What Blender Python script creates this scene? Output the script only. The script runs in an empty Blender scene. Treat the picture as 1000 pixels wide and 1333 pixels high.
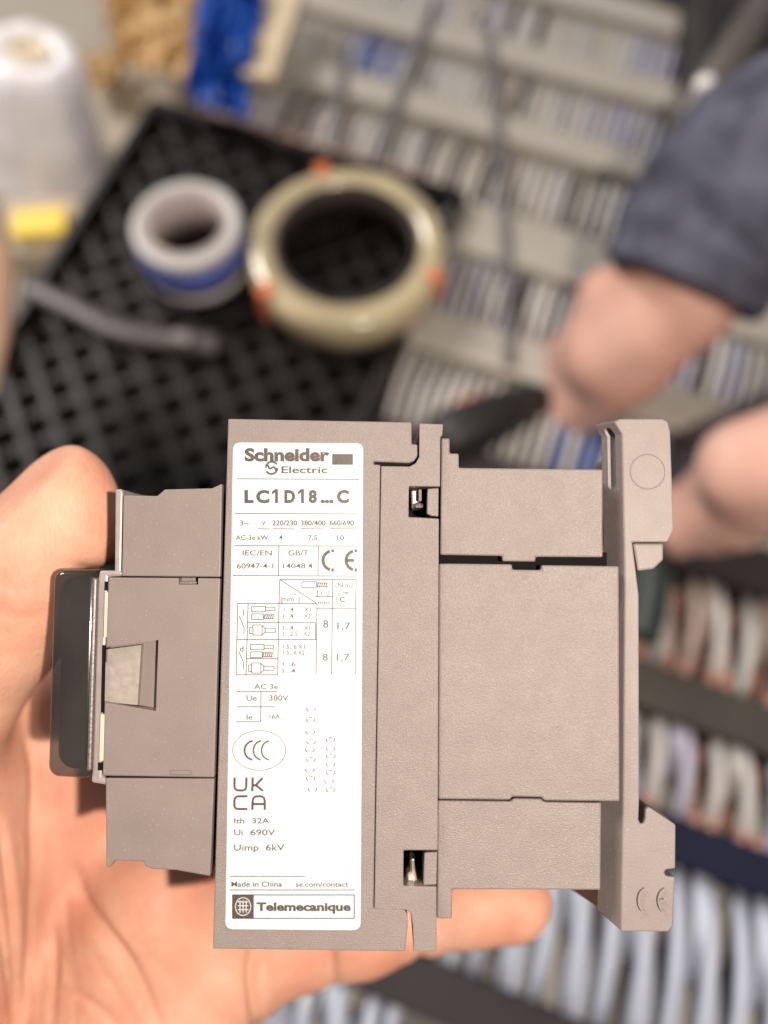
import bpy, bmesh, math, random
import numpy as np
from mathutils import Vector, Matrix

random.seed(7)
C = bpy.context.scene.collection
SC = bpy.context.scene
MM = 0.001
PI = math.pi

# ------------------------------------------------------------------ camera
TAU = math.radians(22)          # camera leans 22 degrees off straight down
CAM_H = 0.428
FPX = 1134.0                    # focal length in pixels of the 1000 x 1333 photograph
FOCUS = 0.125
cam_d = bpy.data.cameras.new('camera')
cam = bpy.data.objects.new('camera', cam_d); C.objects.link(cam)
cam.location = (0, 0, CAM_H); cam.rotation_euler = (TAU, 0, 0)
cam_d.sensor_fit = 'VERTICAL'; cam_d.sensor_height = 36.0; cam_d.sensor_width = 27.0
cam_d.lens = 36.0 * FPX / 1333.0
cam_d.clip_start = 0.005; cam_d.clip_end = 50
cam_d.dof.use_dof = True; cam_d.dof.focus_distance = FOCUS + 0.001
cam_d.dof.aperture_fstop = cam_d.lens / 4.2
SC.camera = cam
CM = Matrix.Translation((0, 0, CAM_H)) @ Matrix.Rotation(TAU, 4, 'X')
VM = CM @ Matrix.Translation((0, 0, -FOCUS))          # frame of the hand and the device: x right, y up, z to the camera
DROT = Matrix.Rotation(math.radians(-3.5), 4, 'X') @ Matrix.Rotation(math.radians(-0.6), 4, 'Z')
DM = VM @ DROT                                          # the device, tipped a little

# ------------------------------------------------------------------ light
w = bpy.data.worlds.new('World'); SC.world = w; w.use_nodes = True
bg = w.node_tree.nodes['Background']; bg.inputs[0].default_value = (0.97, 0.95, 1.0, 1); bg.inputs[1].default_value = 0.26

def lamp(name, kind, mat, energy, color, size=0.1, size_y=None, shape='DISK'):
    d = bpy.data.lights.new(name, kind); o = bpy.data.objects.new(name, d); C.objects.link(o)
    d.energy = energy; d.color = color
    if kind == 'AREA':
        d.shape = shape; d.size = size
        if size_y: d.size_y = size_y
    else:
        d.shadow_soft_size = size
    o.matrix_world = mat
    return o
# warm work lamp above the bench, up and to the right of the camera
LAMP = VM @ Vector((0.088, 0.004, 0.285))
aim = VM @ Vector((0.0, 0.0, -0.05))
q = (aim - LAMP).to_track_quat('-Z', 'Y').to_matrix().to_4x4()
lamp('work_lamp', 'AREA', Matrix.Translation(LAMP) @ q, 2.6, (1.0, 0.86, 0.73), 0.008)
# weak ceiling light of the workshop
P = Vector((-1.4, 1.4, 1.7)); q = (Vector((0, 0.25, 0)) - P).to_track_quat('-Z', 'Y').to_matrix().to_4x4()
lamp('ceiling_lamp', 'AREA', Matrix.Translation(P) @ q, 58, (1.0, 0.93, 0.87), 0.8)

SC.view_settings.view_transform = 'Standard'; SC.view_settings.look = 'None'
SC.view_settings.exposure = 0; SC.view_settings.gamma = 1

# ------------------------------------------------------------------ materials
def mat(name, col, rough=0.5, spec=0.5, noise=None, bump=None, metallic=0, coat=0, trans=0, sss=None, speck=None, alpha=None, rvar=None):
    """noise=(scale, amount) colour mottle; bump=(scale, strength, distance); speck=(scale, threshold, colour)"""
    m = bpy.data.materials.new(name); m.use_nodes = True
    nt = m.node_tree; N = nt.nodes; L = nt.links
    b = N['Principled BSDF']
    b.inputs['Base Color'].default_value = (*col, 1)
    b.inputs['Roughness'].default_value = rough
    b.inputs['Specular IOR Level'].default_value = spec
    b.inputs['Metallic'].default_value = metallic
    b.inputs['Coat Weight'].default_value = coat
    b.inputs['Transmission Weight'].default_value = trans
    if alpha is not None: b.inputs['Alpha'].default_value = alpha
    tc = N.new('ShaderNodeTexCoord')
    last = None
    if rvar:
        n = N.new('ShaderNodeTexNoise'); n.inputs['Scale'].default_value = rvar[0]; n.inputs['Detail'].default_value = 6; n.inputs['Roughness'].default_value = .7
        L.new(tc.outputs['Object'], n.inputs['Vector'])
        mr = N.new('ShaderNodeMapRange'); mr.inputs['From Min'].default_value = .3; mr.inputs['From Max'].default_value = .7
        mr.inputs['To Min'].default_value = rough - rvar[1]; mr.inputs['To Max'].default_value = rough + rvar[1]
        L.new(n.outputs['Fac'], mr.inputs['Value']); L.new(mr.outputs['Result'], b.inputs['Roughness'])
    if noise:
        n = N.new('ShaderNodeTexNoise'); n.inputs['Scale'].default_value = noise[0]; n.inputs['Detail'].default_value = 4
        L.new(tc.outputs['Object'], n.inputs['Vector'])
        r = N.new('ShaderNodeValToRGB'); a = noise[1]
        r.color_ramp.elements[0].position = 0.3; r.color_ramp.elements[1].position = 0.7
        r.color_ramp.elements[0].color = (*[max(0, c * (1 - a)) for c in col], 1)
        r.color_ramp.elements[1].color = (*[min(1, c * (1 + a)) for c in col], 1)
        L.new(n.outputs['Fac'], r.inputs['Fac']); last = r.outputs['Color']
    if speck:
        n = N.new('ShaderNodeTexNoise'); n.inputs['Scale'].default_value = speck[0]; n.inputs['Detail'].default_value = 1
        L.new(tc.outputs['Object'], n.inputs['Vector'])
        r = N.new('ShaderNodeValToRGB'); r.color_ramp.elements[0].position = speck[1]; r.color_ramp.elements[1].position = speck[1] + 0.08
        L.new(n.outputs['Fac'], r.inputs['Fac'])
        mx = N.new('ShaderNodeMix'); mx.data_type = 'RGBA'
        L.new(r.outputs['Color'], mx.inputs['Factor'])
        if last: L.new(last, mx.inputs['A'])
        else: mx.inputs['A'].default_value = (*col, 1)
        mx.inputs['B'].default_value = (*speck[2], 1); last = mx.outputs['Result']
    if last: L.new(last, b.inputs['Base Color'])
    if bump:
        n = N.new('ShaderNodeTexNoise'); n.inputs['Scale'].default_value = bump[0]; n.inputs['Detail'].default_value = 3
        L.new(tc.outputs['Object'], n.inputs['Vector'])
        bp = N.new('ShaderNodeBump'); bp.inputs['Strength'].default_value = bump[1]; bp.inputs['Distance'].default_value = bump[2]
        L.new(n.outputs['Fac'], bp.inputs['Height']); L.new(bp.outputs['Normal'], b.inputs['Normal'])
    if sss:
        b.inputs['Subsurface Weight'].default_value = sss[0]; b.inputs['Subsurface Radius'].default_value = sss[1]
        b.inputs['Subsurface Scale'].default_value = sss[2]
    return m

M = {}
PL = (0.150, 0.125, 0.116)
M['plastic'] = mat('grey_plastic', PL, 0.48, 0.38, (300, 0.05), (5200, 0.8, 0.00013), speck=(4200, 0.66, (0.21, 0.183, 0.170)), rvar=(70, .07))
M['plastic_b'] = mat('grey_plastic_smooth', (0.147, 0.122, 0.111), 0.50, 0.32, (160, 0.05), (5200, 0.35, 0.00007), speck=(3200, 0.68, (0.20, 0.172, 0.157)), rvar=(60, .10))
M['plastic_foot'] = mat('grey_plastic_foot', (0.158, 0.135, 0.128), 0.50, 0.25, (300, 0.05), (3200, 0.35, 0.00009), speck=(2600, 0.70, (0.24, 0.21, 0.195)))
M['lit_recess'] = mat('lit_recess_plastic', (0.21, 0.185, 0.165), 0.6, 0.4, (900, 0.12), (3500, 0.3, 0.00006))
M['dark_in'] = mat('dark_inner_plastic_shade', (0.007, 0.006, 0.006), 0.85, 0.04)
M['cover'] = mat('smoked_cover_plastic', (0.026, 0.024, 0.022), 0.15, 0.6, (50, 0.5), (700, 0.12, 0.0001), coat=0.4, alpha=0.62)
M['cover_in'] = mat('dark_cover_inside', (0.030, 0.025, 0.023), 0.7, 0.1, (45, 0.85))
M['cover_sheen'] = mat('cover_sheen_grey', (0.085, 0.074, 0.069), 0.4, 0.5, (1800, .35), (2500, .5, .0001))  # paler grey that paints the highlight along the cover's edge
M['frame'] = mat('pale_frame_plastic_side_light', (0.22, 0.19, 0.18), 0.4, 0.5, (400, 0.08), (3000, 0.2, 0.00005))
M['clip'] = mat('ivory_clip_plastic', (0.42, 0.35, 0.28), 0.45)
M['metal'] = mat('nickel_metal', (0.75, 0.70, 0.62), 0.28, metallic=1.0)
M['label'] = mat('label_paper', (0.40, 0.41, 0.42), 0.40, 0.5, (600, 0.02), (1500, 0.05, 0.00003))
M['ink'] = mat('label_ink', (0.040, 0.031, 0.024), 0.45, 0.5, (2500, 0.25))
M['ink_mid'] = mat('label_ink_fine', (0.05, 0.038, 0.030), 0.45, 0.5, (2500, 0.3))
M['ink_pale'] = mat('label_ink_worn_glare', (0.06, 0.05, 0.042), 0.4, 0.5, (2500, 0.35))  # paler ink: the glare on the label is put into the print
M['ink_faint'] = mat('label_ink_faint', (0.09, 0.08, 0.07), 0.4, 0.5, (2500, 0.3))

# ------------------------------------------------------------------ object helpers
def link(name, me, m=None, parent=None, mw=None):
    o = bpy.data.objects.new(name, me); C.objects.link(o)
    if m is not None and me is not None: me.materials.append(m)
    if parent is not None: o.parent = parent
    if mw is not None: o.matrix_world = mw
    return o

def tag(o, label=None, cat=None, group=None, kind=None):
    if label: o['label'] = label
    if cat: o['category'] = cat
    if group: o['group'] = group
    if kind: o['kind'] = kind
    return o

def empty(name, mw, label, cat, group=None):
    o = bpy.data.objects.new(name, None); C.objects.link(o); o.empty_display_size = 0.01
    o.matrix_world = mw
    return tag(o, label, cat, group)

def bm_obj(name, bm, m, parent=None, smooth=False, mw=None):
    bmesh.ops.recalc_face_normals(bm, faces=bm.faces[:])
    me = bpy.data.meshes.new(name); bm.to_mesh(me); bm.free()
    if smooth:
        me.polygons.foreach_set('use_smooth', [True] * len(me.polygons))
    return link(name, me, m, parent, mw)

def bevel(bm, off, seg=2, ang=30):
    if off <= 0: return
    es = [e for e in bm.edges if len(e.link_faces) == 2 and e.calc_face_angle(0) > math.radians(ang)]
    bmesh.ops.bevel(bm, geom=es, offset=off, segments=seg, profile=0.5, affect='EDGES', clamp_overlap=True)

def add_prism(bm, pts, z0, z1, deep=None):
    """pts: 2D list in metres; z0 top, z1 bottom; deep: {index:(dx,dy)} offsets at the bottom"""
    top = [bm.verts.new((x, y, z0)) for x, y in pts]
    bot = []
    for i, (x, y) in enumerate(pts):
        dx, dy = (deep or {}).get(i, (0, 0))
        bot.append(bm.verts.new((x + dx, y + dy, z1)))
    n = len(pts)
    bm.faces.new(top); bm.faces.new(bot[::-1])
    for i in range(n):
        j = (i + 1) % n
        bm.faces.new((top[j], top[i], bot[i], bot[j]))

def add_box(bm, c, s, rz=0):
    r = bmesh.ops.create_cube(bm, size=1.0)
    bmesh.ops.scale(bm, vec=s, verts=r['verts'])
    if rz: bmesh.ops.rotate(bm, cent=(0, 0, 0), matrix=Matrix.Rotation(rz, 3, 'Z'), verts=r['verts'])
    bmesh.ops.translate(bm, vec=c, verts=r['verts'])

def add_tube(bm, pts, rad, n=8, flat=1.0, cap=True):
    pts = [Vector(p) for p in pts]; rings = []
    for i, p in enumerate(pts):
        d = (pts[min(i + 1, len(pts) - 1)] - pts[max(i - 1, 0)]).normalized()
        a = d.cross(Vector((0, 0, 1)))
        if a.length < 1e-3: a = d.cross(Vector((0, 1, 0)))
        a.normalize(); b = a.cross(d)
        rr = rad[i] if isinstance(rad, (list, tuple)) else rad
        rings.append([bm.verts.new(p + a * rr * math.cos(2 * PI * k / n) + b * rr * flat * math.sin(2 * PI * k / n)) for k in range(n)])
    for r0, r1 in zip(rings, rings[1:]):
        for k in range(n):
            bm.faces.new((r0[k], r0[(k + 1) % n], r1[(k + 1) % n], r1[k]))
    if cap:
        bm.faces.new(rings[0][::-1]); bm.faces.new(rings[-1])
    return rings

def add_lathe(bm, prof, n=48, close=True):
    """closed profile of (r, z) revolved round z"""
    rings = [[bm.verts.new((r * math.cos(2 * PI * k / n), r * math.sin(2 * PI * k / n), z)) for k in range(n)] for r, z in prof]
    m = len(rings)
    for i in range(m if close else m - 1):
        a, b = rings[i], rings[(i + 1) % m]
        for k in range(n):
            bm.faces.new((a[k], a[(k + 1) % n], b[(k + 1) % n], b[k]))

def spline(pts, n=6):
    pts = [Vector(p) for p in pts]; out = []
    for i in range(len(pts) - 1):
        p0, p1, p2, p3 = pts[max(i - 1, 0)], pts[i], pts[i + 1], pts[min(i + 2, len(pts) - 1)]
        for k in range(n):
            t = k / n
            out.append(0.5 * ((2 * p1) + (p2 - p0) * t + (2 * p0 - 5 * p1 + 4 * p2 - p3) * t * t + (3 * p1 - p0 - 3 * p2 + p3) * t ** 3))
    out.append(pts[-1]); return out

def cut(o, cutter):
    """boolean difference, applied"""
    md = o.modifiers.new('cut', 'BOOLEAN'); md.operation = 'DIFFERENCE'; md.solver = 'EXACT'; md.object = cutter
    bpy.context.view_layer.update()
    dg = bpy.context.evaluated_depsgraph_get()
    me = bpy.data.meshes.new_from_object(o.evaluated_get(dg))
    o.modifiers.clear(); o.data = me
    bpy.data.objects.remove(cutter)

# ------------------------------------------------------------------ measuring the photograph
def ray(px, py): return Vector(((px - 500.0) / FPX, (666.5 - py) / FPX, -1.0))
DI = DROT.inverted()
def dv(px, py, z=0.0):
    """a pixel to x, y (metres) on the device's own plane z (mm)"""
    o = DI @ Vector((0, 0, FOCUS)); d = DI.to_3x3() @ ray(px, py)
    t = (z * MM - o.z) / d.z
    p = o + d * t
    return (p.x, p.y)
def vv(px, py, z):
    """a pixel at height z (mm) over the focus plane, in the view frame (mm)"""
    s = 125.0 - z
    return ((px - 500.0) / FPX * s, (666.5 - py) / FPX * s, z)
def bench(px, py, h=0.0):
    """a pixel to a world point at height h (metres) over the bench"""
    o = Vector((0, 0, CAM_H)); d = CM.to_3x3() @ ray(px, py)
    t = (h - o.z) / d.z
    return o + d * t
def deep(px, py, dist):
    """a pixel at a distance (metres, along the axis) from the camera"""
    return CM @ (ray(px, py) * dist)

# ================================================================== THE BENCH
M['bench'] = mat('bench_laminate', (0.32, 0.285, 0.225), 0.55, 0.4, (9, 0.12))
bm = bmesh.new(); add_box(bm, (0, 0.3, -0.02), (3.0, 3.0, 0.036))
tag(bm_obj('tabletop', bm, M['bench']), 'beige grey workbench top under everything', None, None, 'structure')

ANG = math.radians(-21)
U = Vector((math.cos(ANG), math.sin(ANG), 0)); Vv = Vector((-math.sin(ANG), math.cos(ANG), 0))
PM = Matrix.Rotation(ANG, 4, 'Z')                         # panel frame: x along the rows, y up the panel
def uv(px, py, h=0.0):
    p = bench(px, py, h); return (p.dot(U), p.dot(Vv))
M['plate'] = mat('mounting_plate_metal', (0.10, 0.09, 0.08), 0.5, 0.4, (15, 0.2))
bm = bmesh.new(); add_box(bm, (0.12, 0.20, 0.001), (0.76, 1.10, 0.006)); bevel(bm, 0.001)
tag(bm_obj('mounting_plate', bm, M['plate'], mw=PM.copy()), 'large grey mounting plate lying on the bench under the rows of wires', 'plate')

# ducts and terminal rows
M['duct'] = mat('duct_grey', (0.36, 0.335, 0.295), 0.5, 0.4, (20, 0.08))
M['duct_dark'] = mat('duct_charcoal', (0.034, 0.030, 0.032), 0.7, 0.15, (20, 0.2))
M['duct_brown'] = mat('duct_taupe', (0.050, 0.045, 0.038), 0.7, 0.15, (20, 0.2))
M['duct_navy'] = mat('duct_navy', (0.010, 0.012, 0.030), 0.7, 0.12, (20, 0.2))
WC = {'white': (0.53, 0.51, 0.49), 'cream': (0.49, 0.45, 0.395), 'grey': (0.43, 0.415, 0.40), 'ice': (0.44, 0.485, 0.585), 'blue': (0.10, 0.15, 0.33),
      'lilac': (0.36, 0.36, 0.44), 'dark': (0.09, 0.08, 0.08), 'brown': (0.24, 0.15, 0.11), 'yellow': (0.50, 0.36, 0.10), 'red': (0.50, 0.16, 0.08), 'rose': (0.42, 0.33, 0.30)}
WM = {k: mat('wire_' + k, c, 0.4, 0.5) for k, c in WC.items()}
BMAT = {k: mat('terminal_' + k, c, 0.45, 0.5) for k, c in
        {'grey': (0.33, 0.31, 0.28), 'rust': (0.36, 0.19, 0.14), 'blue': (0.08, 0.13, 0.34), 'dark': (0.07, 0.06, 0.06)}.items()}
M['rail'] = mat('zinc_rail', (0.16, 0.15, 0.14), 0.4, metallic=0.6)

def visible(u, v, pad=35):
    p = CM.inverted() @ (U * u + Vv * v + Vector((0, 0, 0.03)))
    x = 500 + FPX * p.x / -p.z; y = 666.5 - FPX * p.y / -p.z
    if not (-pad < x < 1000 + pad and -pad < y < 1333 + pad): return None
    return x, y

def wire_mesh(L, hump, lean, rad, key):
    bm = bmesh.new(); pts = []
    for i in range(6):
        t = i / 5
        pts.append((lean * (t * t), (t - 0.5) * L, 0.024 + hump * math.sin(PI * (0.08 + 0.80 * t))))
    add_tube(bm, pts, rad, 6)
    bmesh.ops.recalc_face_normals(bm, faces=bm.faces[:])
    me = bpy.data.meshes.new('wire'); bm.to_mesh(me); bm.free()
    me.polygons.foreach_set('use_smooth', [True] * len(me.polygons)); me.materials.append(WM[key]); return me
def block_mesh(L, key):
    bm = bmesh.new(); add_box(bm, (0, 0, 0.013), (0.0052, L, 0.022))
    me = bpy.data.meshes.new('terminal_block'); bm.to_mesh(me); bm.free(); me.materials.append(BMAT[key]); return me
wcache = {}
def wire_of(L, hump, lean, rad, key):
    k = (round(L, 4), hump, lean, rad, key)
    if k not in wcache: wcache[k] = wire_mesh(*k)
    return wcache[k]

BANDS = [  # v of the duct centre, width, material, label
    (0.572, .018, 'duct', 'pale grey wiring duct lid, topmost on the plate'),
    (0.505, .018, 'duct', 'pale grey wiring duct lid, second from the top of the plate'),
    (0.440, .018, 'duct', 'pale grey wiring duct lid, third from the top of the plate'),
    (0.357, .030, 'duct', 'pale grey wiring duct lid between the big tape roll and the navy sleeve'),
    (0.279, .022, 'duct', 'pale grey wiring duct lid left of the shaded hand'),
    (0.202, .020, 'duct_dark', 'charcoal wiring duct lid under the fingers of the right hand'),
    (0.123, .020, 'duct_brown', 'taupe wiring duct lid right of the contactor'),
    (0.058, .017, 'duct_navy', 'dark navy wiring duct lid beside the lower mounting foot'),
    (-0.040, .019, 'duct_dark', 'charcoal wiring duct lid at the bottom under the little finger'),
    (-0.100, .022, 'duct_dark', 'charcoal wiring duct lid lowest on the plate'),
]
CRATE_R, CRATE_T = -0.078, 0.330
def u_span(v):
    us = [i * 0.004 for i in range(-110, 90) if visible(i * 0.004, v)]
    if not us: return None
    a, b = min(us), max(us)
    a = max(a, CRATE_R if v < CRATE_T else -0.245)
    return a, b
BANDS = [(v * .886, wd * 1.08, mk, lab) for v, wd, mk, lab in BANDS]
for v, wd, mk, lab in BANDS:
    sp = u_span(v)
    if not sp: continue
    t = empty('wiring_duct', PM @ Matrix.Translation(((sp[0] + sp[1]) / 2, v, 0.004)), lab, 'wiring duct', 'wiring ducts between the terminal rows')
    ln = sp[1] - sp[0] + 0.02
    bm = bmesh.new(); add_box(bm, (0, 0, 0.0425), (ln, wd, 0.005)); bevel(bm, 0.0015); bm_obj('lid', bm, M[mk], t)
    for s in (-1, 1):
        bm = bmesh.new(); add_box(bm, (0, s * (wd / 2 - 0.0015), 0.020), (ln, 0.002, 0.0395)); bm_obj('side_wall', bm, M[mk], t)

rows = [  # v centre, length, palette, label
    (0.479, .050, 'upper', 'pale wires of the topmost terminal row'),
    (0.4185, .046, 'upper2', 'row of pale wires with a blue bunch at its right end, near the dark case'),
    (0.3575, .050, 'upper3', 'row of pale wires with rust terminals along the black crate'),
    (0.282, .056, 'mid', 'row of grey and lilac wires right of the big tape roll'),
    (0.213, .052, 'mid2', 'row of pale wires behind the black tool and the shaded hand'),
    (0.144, .054, 'low', 'row of rose and brown wires right of the mounting foot'),
    (0.080, .047, 'low2', 'row of short grey wires above the navy duct lid'),
    (0.0075, .074, 'ice', 'row of icy white wires below the navy duct lid'),
    (-0.061, .040, 'ice', 'dim row of white wires at the bottom under the hand'),
]
def colour(pal, x, y, i, rnd):
    r = rnd.random()
    if pal.startswith('upper'):
        if (450 < x < 520 and 40 < y < 120) or (815 < x < 885 and 40 < y < 130): return 'blue' if r < .5 else 'lilac'
        if 760 < x < 850 and 130 < y < 215: return 'lilac' if r < .6 else 'grey'
        if 560 < x < 640 and 0 < y < 60 and r < .3: return 'lilac'
        return 'white' if r < .55 else ('cream' if r < .8 else ('grey' if r < .97 else 'dark'))
    if pal == 'mid': return 'grey' if r < .4 else ('lilac' if r < .6 else ('white' if r < .96 else 'dark'))
    if pal == 'mid2':
        if x > 870 : return 'yellow' if r < .45 else ('cream' if r < .8 else 'blue')
        if 690 < x < 800 and y > 520: return 'blue' if r < .6 else 'grey'
        return 'white' if r < .5 else ('lilac' if r < .75 else 'grey')
    if pal == 'low': return 'rose' if r < .45 else ('grey' if r < .65 else ('brown' if r < .85 else ('white' if r < .93 else 'dark')))
    if pal == 'low2': return 'grey' if r < .5 else ('lilac' if r < .75 else ('rose' if r < .9 else 'brown'))
    return 'ice' if r < .93 else ('white' if r < .97 else 'cream')
for v, L, pal, lab in rows:
    sp = u_span(v)
    if not sp: continue
    rnd = random.Random(int(v * 1000) + 5)
    t = empty('terminal_strip', PM @ Matrix.Translation((sp[0], v, 0.004)), lab, 'terminal strip', 'terminal strips wired on the plate')
    bm = bmesh.new(); add_box(bm, ((sp[1] - sp[0]) / 2, 0, 0.001), (sp[1] - sp[0], L * 0.6, 0.002)); bm_obj('rail', bm, M['rail'], t)
    fine = not (pal == 'ice' or pal.startswith('low')); pt = 0.0062 if fine else 0.0065
    n = int((sp[1] - sp[0]) / pt)
    for i in range(n):
        u = i * pt + pt / 2
        p = visible(sp[0] + u, v)
        if not p: continue
        x, y = p
        if 340 < x < 760 and 660 < y < 1110: continue       # nothing of these shows behind the contactor
        if x < 250 and y > 700: continue
        rust = (pal == 'upper3' and (x < 560 or x > 800)) or (pal in ('low', 'low2') and rnd.random() < .5)
        key = 'rust' if rust else ('dark' if rnd.random() < .15 else 'grey')
        bk = ('b', L, key)
        if bk not in wcache: wcache[bk] = block_mesh(L * 0.94, key)
        b = link('terminal_block', wcache[bk], None, t); b.location = (u, -0.006 if rust else 0, 0)
        if pal == 'ice' or pal.startswith('low'):
            long_ = i % 2 == 0
            me = wire_of(L * (0.98 if long_ else 0.62), 0.017 if long_ else 0.011, 0.0, 0.0029, colour(pal, x, y, i, rnd))
            o = link('wire', me, None, t); o.location = (u, 0 if long_ else -L * 0.20 if i % 4 == 1 else L * .24, 0)
        else:
            me = wire_of(L * 0.98, 0.015, 0.0005, 0.0023, colour(pal, x, y, i, rnd))
            o = link('wire', me, None, t); o.location = (u, 0.004 + rnd.uniform(-.002, .002), 0)
        if rust:
            if 'tag' not in wcache:
                bm = bmesh.new(); add_box(bm, (0, 0, 0), (.0040, .008, .006)); me = bpy.data.meshes.new('marker_tag'); bm.to_mesh(me); bm.free(); me.materials.append(BMAT['rust']); wcache['tag'] = me
            mt = link('marker_tag', wcache['tag'], None, t); mt.location = (u, -.021 if pal == 'upper3' else -L * .42, .041)
        o.rotation_euler[2] = (.17 if pal == 'ice' or pal.startswith('low') else .06) + rnd.uniform(-.015, .015)

# dark cables lying over the rows
M['cable'] = mat('black_cable', (0.12, 0.115, 0.12), 0.45)
for pts, lab in ((((566, 5), (540, 70), (518, 131), (488, 208)), 'dark cable slanting over the upper rows above the big tape roll'),
                 (((450, 60), (444, 110), (438, 190)), 'short dark cable over the rows near the blue bag'),
                 (((625, 20), (638, 60), (648, 160), (658, 310), (664, 475)), 'long dark cable running down the plate beside the big tape roll')):
    bm = bmesh.new(); add_tube(bm, spline([bench(x, y, 0.050) for x, y in pts], 5), 0.0030, 8)
    tag(bm_obj('cable', bm, M['cable'], smooth=True), lab, 'cable', 'dark cables over the plate')

# ------------------------------------------------------------------ black lattice crate
M['crate'] = mat('black_crate_plastic', (0.009, 0.007, 0.0065), 0.45, 0.28, (60, 0.3), (500, .1, .0005), speck=(420, .70, (.05, .045, .04)), rvar=(25, .15))
CB, CL = 0.010, -0.268
crate = empty('lattice_crate', PM @ Matrix.Translation(((CRATE_R + CL) / 2, (CRATE_T + CB) / 2, 0.006)), 'black plastic crate with a diagonal lattice under the two tape rolls', 'crate')
cw, ch = (CRATE_R - CL), (CRATE_T - CB); HH = 0.052
def rim(cx, cy, sx, sy, h=HH):
    bm = bmesh.new(); add_box(bm, (cx, cy, h / 2), (sx, sy, h)); bevel(bm, 0.0012); bm_obj('rim', bm, M['crate'], crate)
rim(0, ch / 2 - .003, cw, .006); rim(0, -ch / 2 + .003, cw, .006)
rim(cw / 2 - .003, 0, .006, ch - .0125); rim(-cw / 2 + .003, 0, .006, ch - .0125)
bm = bmesh.new(); add_box(bm, (0, 0, 0.001), (cw - .0125, ch - .0125, 0.002)); bm_obj('floor_panel', bm, M['crate'], crate)
def clip_line(c, sgn):
    """45 degree line x*1 + sgn*y = c clipped to the inner rectangle"""
    X, Y = cw / 2 - .0055, ch / 2 - .0055; pts = []
    for x in (-X, X):
        y = sgn * (c - x)
        if -Y <= y <= Y: pts.append((x, y))
    for y in (-Y, Y):
        x = c - sgn * y
        if -X < x < X: pts.append((x, y))
    return pts[:2] if len(pts) >= 2 else None
for sgn in (1, -1):
    pitch = 0.0225
    for k in range(-20, 21):
        c = k * pitch
        e = clip_line(c, sgn)
        if not e: continue
        a, b = Vector(e[0]), Vector(e[1]); L = (b - a).length
        if L < .012: continue
        d = (b - a).normalized(); md = (a + b) / 2
        bm = bmesh.new(); z = 0.041 if sgn == 1 else 0.0375
        add_box(bm, (0, 0, 0), (L - .004, 0.0058, 0.011 if sgn == 1 else 0.010)); bevel(bm, 0.0010, 1)
        o = bm_obj('slat', bm, M['crate'], crate)
        o.location = (md.x, md.y, z); o.rotation_euler[2] = math.atan2(d.y, d.x)
CT = 0.0535   # height of the crate's top

# ------------------------------------------------------------------ tape rolls
M['tape_white'] = mat('white_tape', (0.46, 0.44, 0.42), 0.4, 0.5, (60, .06))
M['tape_blue'] = mat('blue_tape', (0.08, 0.11, 0.36), 0.35, 0.5, (60, .15))
M['core'] = mat('pale_core', (0.42, 0.36, 0.35), 0.5, 0.4, (60, .06))
c = bench(250, 316, CT + 0.015); c.z = CT
roll = empty('tape_roll', Matrix.Translation(c), 'small roll of blue and white tape standing flat on the black crate', 'tape')
R, RI, TH = 0.0272, 0.0185, 0.030
bm = bmesh.new(); add_lathe(bm, [(RI + .0015, 0.0005), (R - .0006, 0), (R, .0006), (R, TH * .2), (R - .0003, TH * .2)] + [(R - .0003, TH - .006), (R, TH - .006), (R, TH - .001), (R - .001, TH), (RI + .0015, TH)], 56)
bm_obj('tape_winding', bm, M['tape_white'], roll, True)
bm = bmesh.new(); add_lathe(bm, [(R - .0002, TH * .24), (R + .0004, TH * .24), (R + .0004, TH * .80), (R - .0002, TH * .80)], 56)
bm_obj('blue_band', bm, M['tape_blue'], roll, True)
bm = bmesh.new(); add_lathe(bm, [(RI, 0), (RI + .0014, 0), (RI + .0014, TH + .0005), (RI, TH + .0005)], 56)
bm_obj('core', bm, M['core'], roll, True)

M['pack'] = mat('olive_clear_tape', (0.40, 0.34, 0.21), 0.22, 0.6, (40, .2), coat=.3)
M['pack_in'] = mat('dark_core_card', (0.03, 0.022, 0.018), 0.6, .3, (60, .2))
M['orange'] = mat('orange_tab', (0.60, 0.17, 0.06), 0.4)
c = bench(451, 318, CT + 0.020); c.z = CT
ring = empty('tape_roll', Matrix.Translation(c), 'big roll of olive translucent packing tape with orange tabs on the black crate', 'tape')
R, RI, TH = 0.0502, 0.0335, 0.021
bm = bmesh.new(); add_lathe(bm, [(RI + .003, 0), (R - .002, 0), (R, .002), (R, TH - .003), (R - .003, TH), (RI + .003, TH)], 64)
bm_obj('tape_winding', bm, M['pack'], ring, True)
bm = bmesh.new(); add_lathe(bm, [(RI, 0), (RI + .0029, 0), (RI + .0029, TH + .0008), (RI, TH + .0008)], 64)
bm_obj('core', bm, M['pack_in'], ring, True)
for px, py, sx, sz in ((346, 395, .007, .020), (420, 234, .007, .010), (566, 376, .006, .010)):
    p = bench(px, py, CT + .012) - c; a = math.atan2(p.y, p.x)
    bm = bmesh.new(); add_box(bm, (R + .0012, 0, TH * .55), (.0022, sx, sz)); add_box(bm, (R - .002, 0, TH + .0012), (.008, sx, .0016)); bevel(bm, .0006, 1)
    o = bm_obj('orange_tab', bm, M['orange'], ring); o.rotation_euler[2] = a

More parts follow.
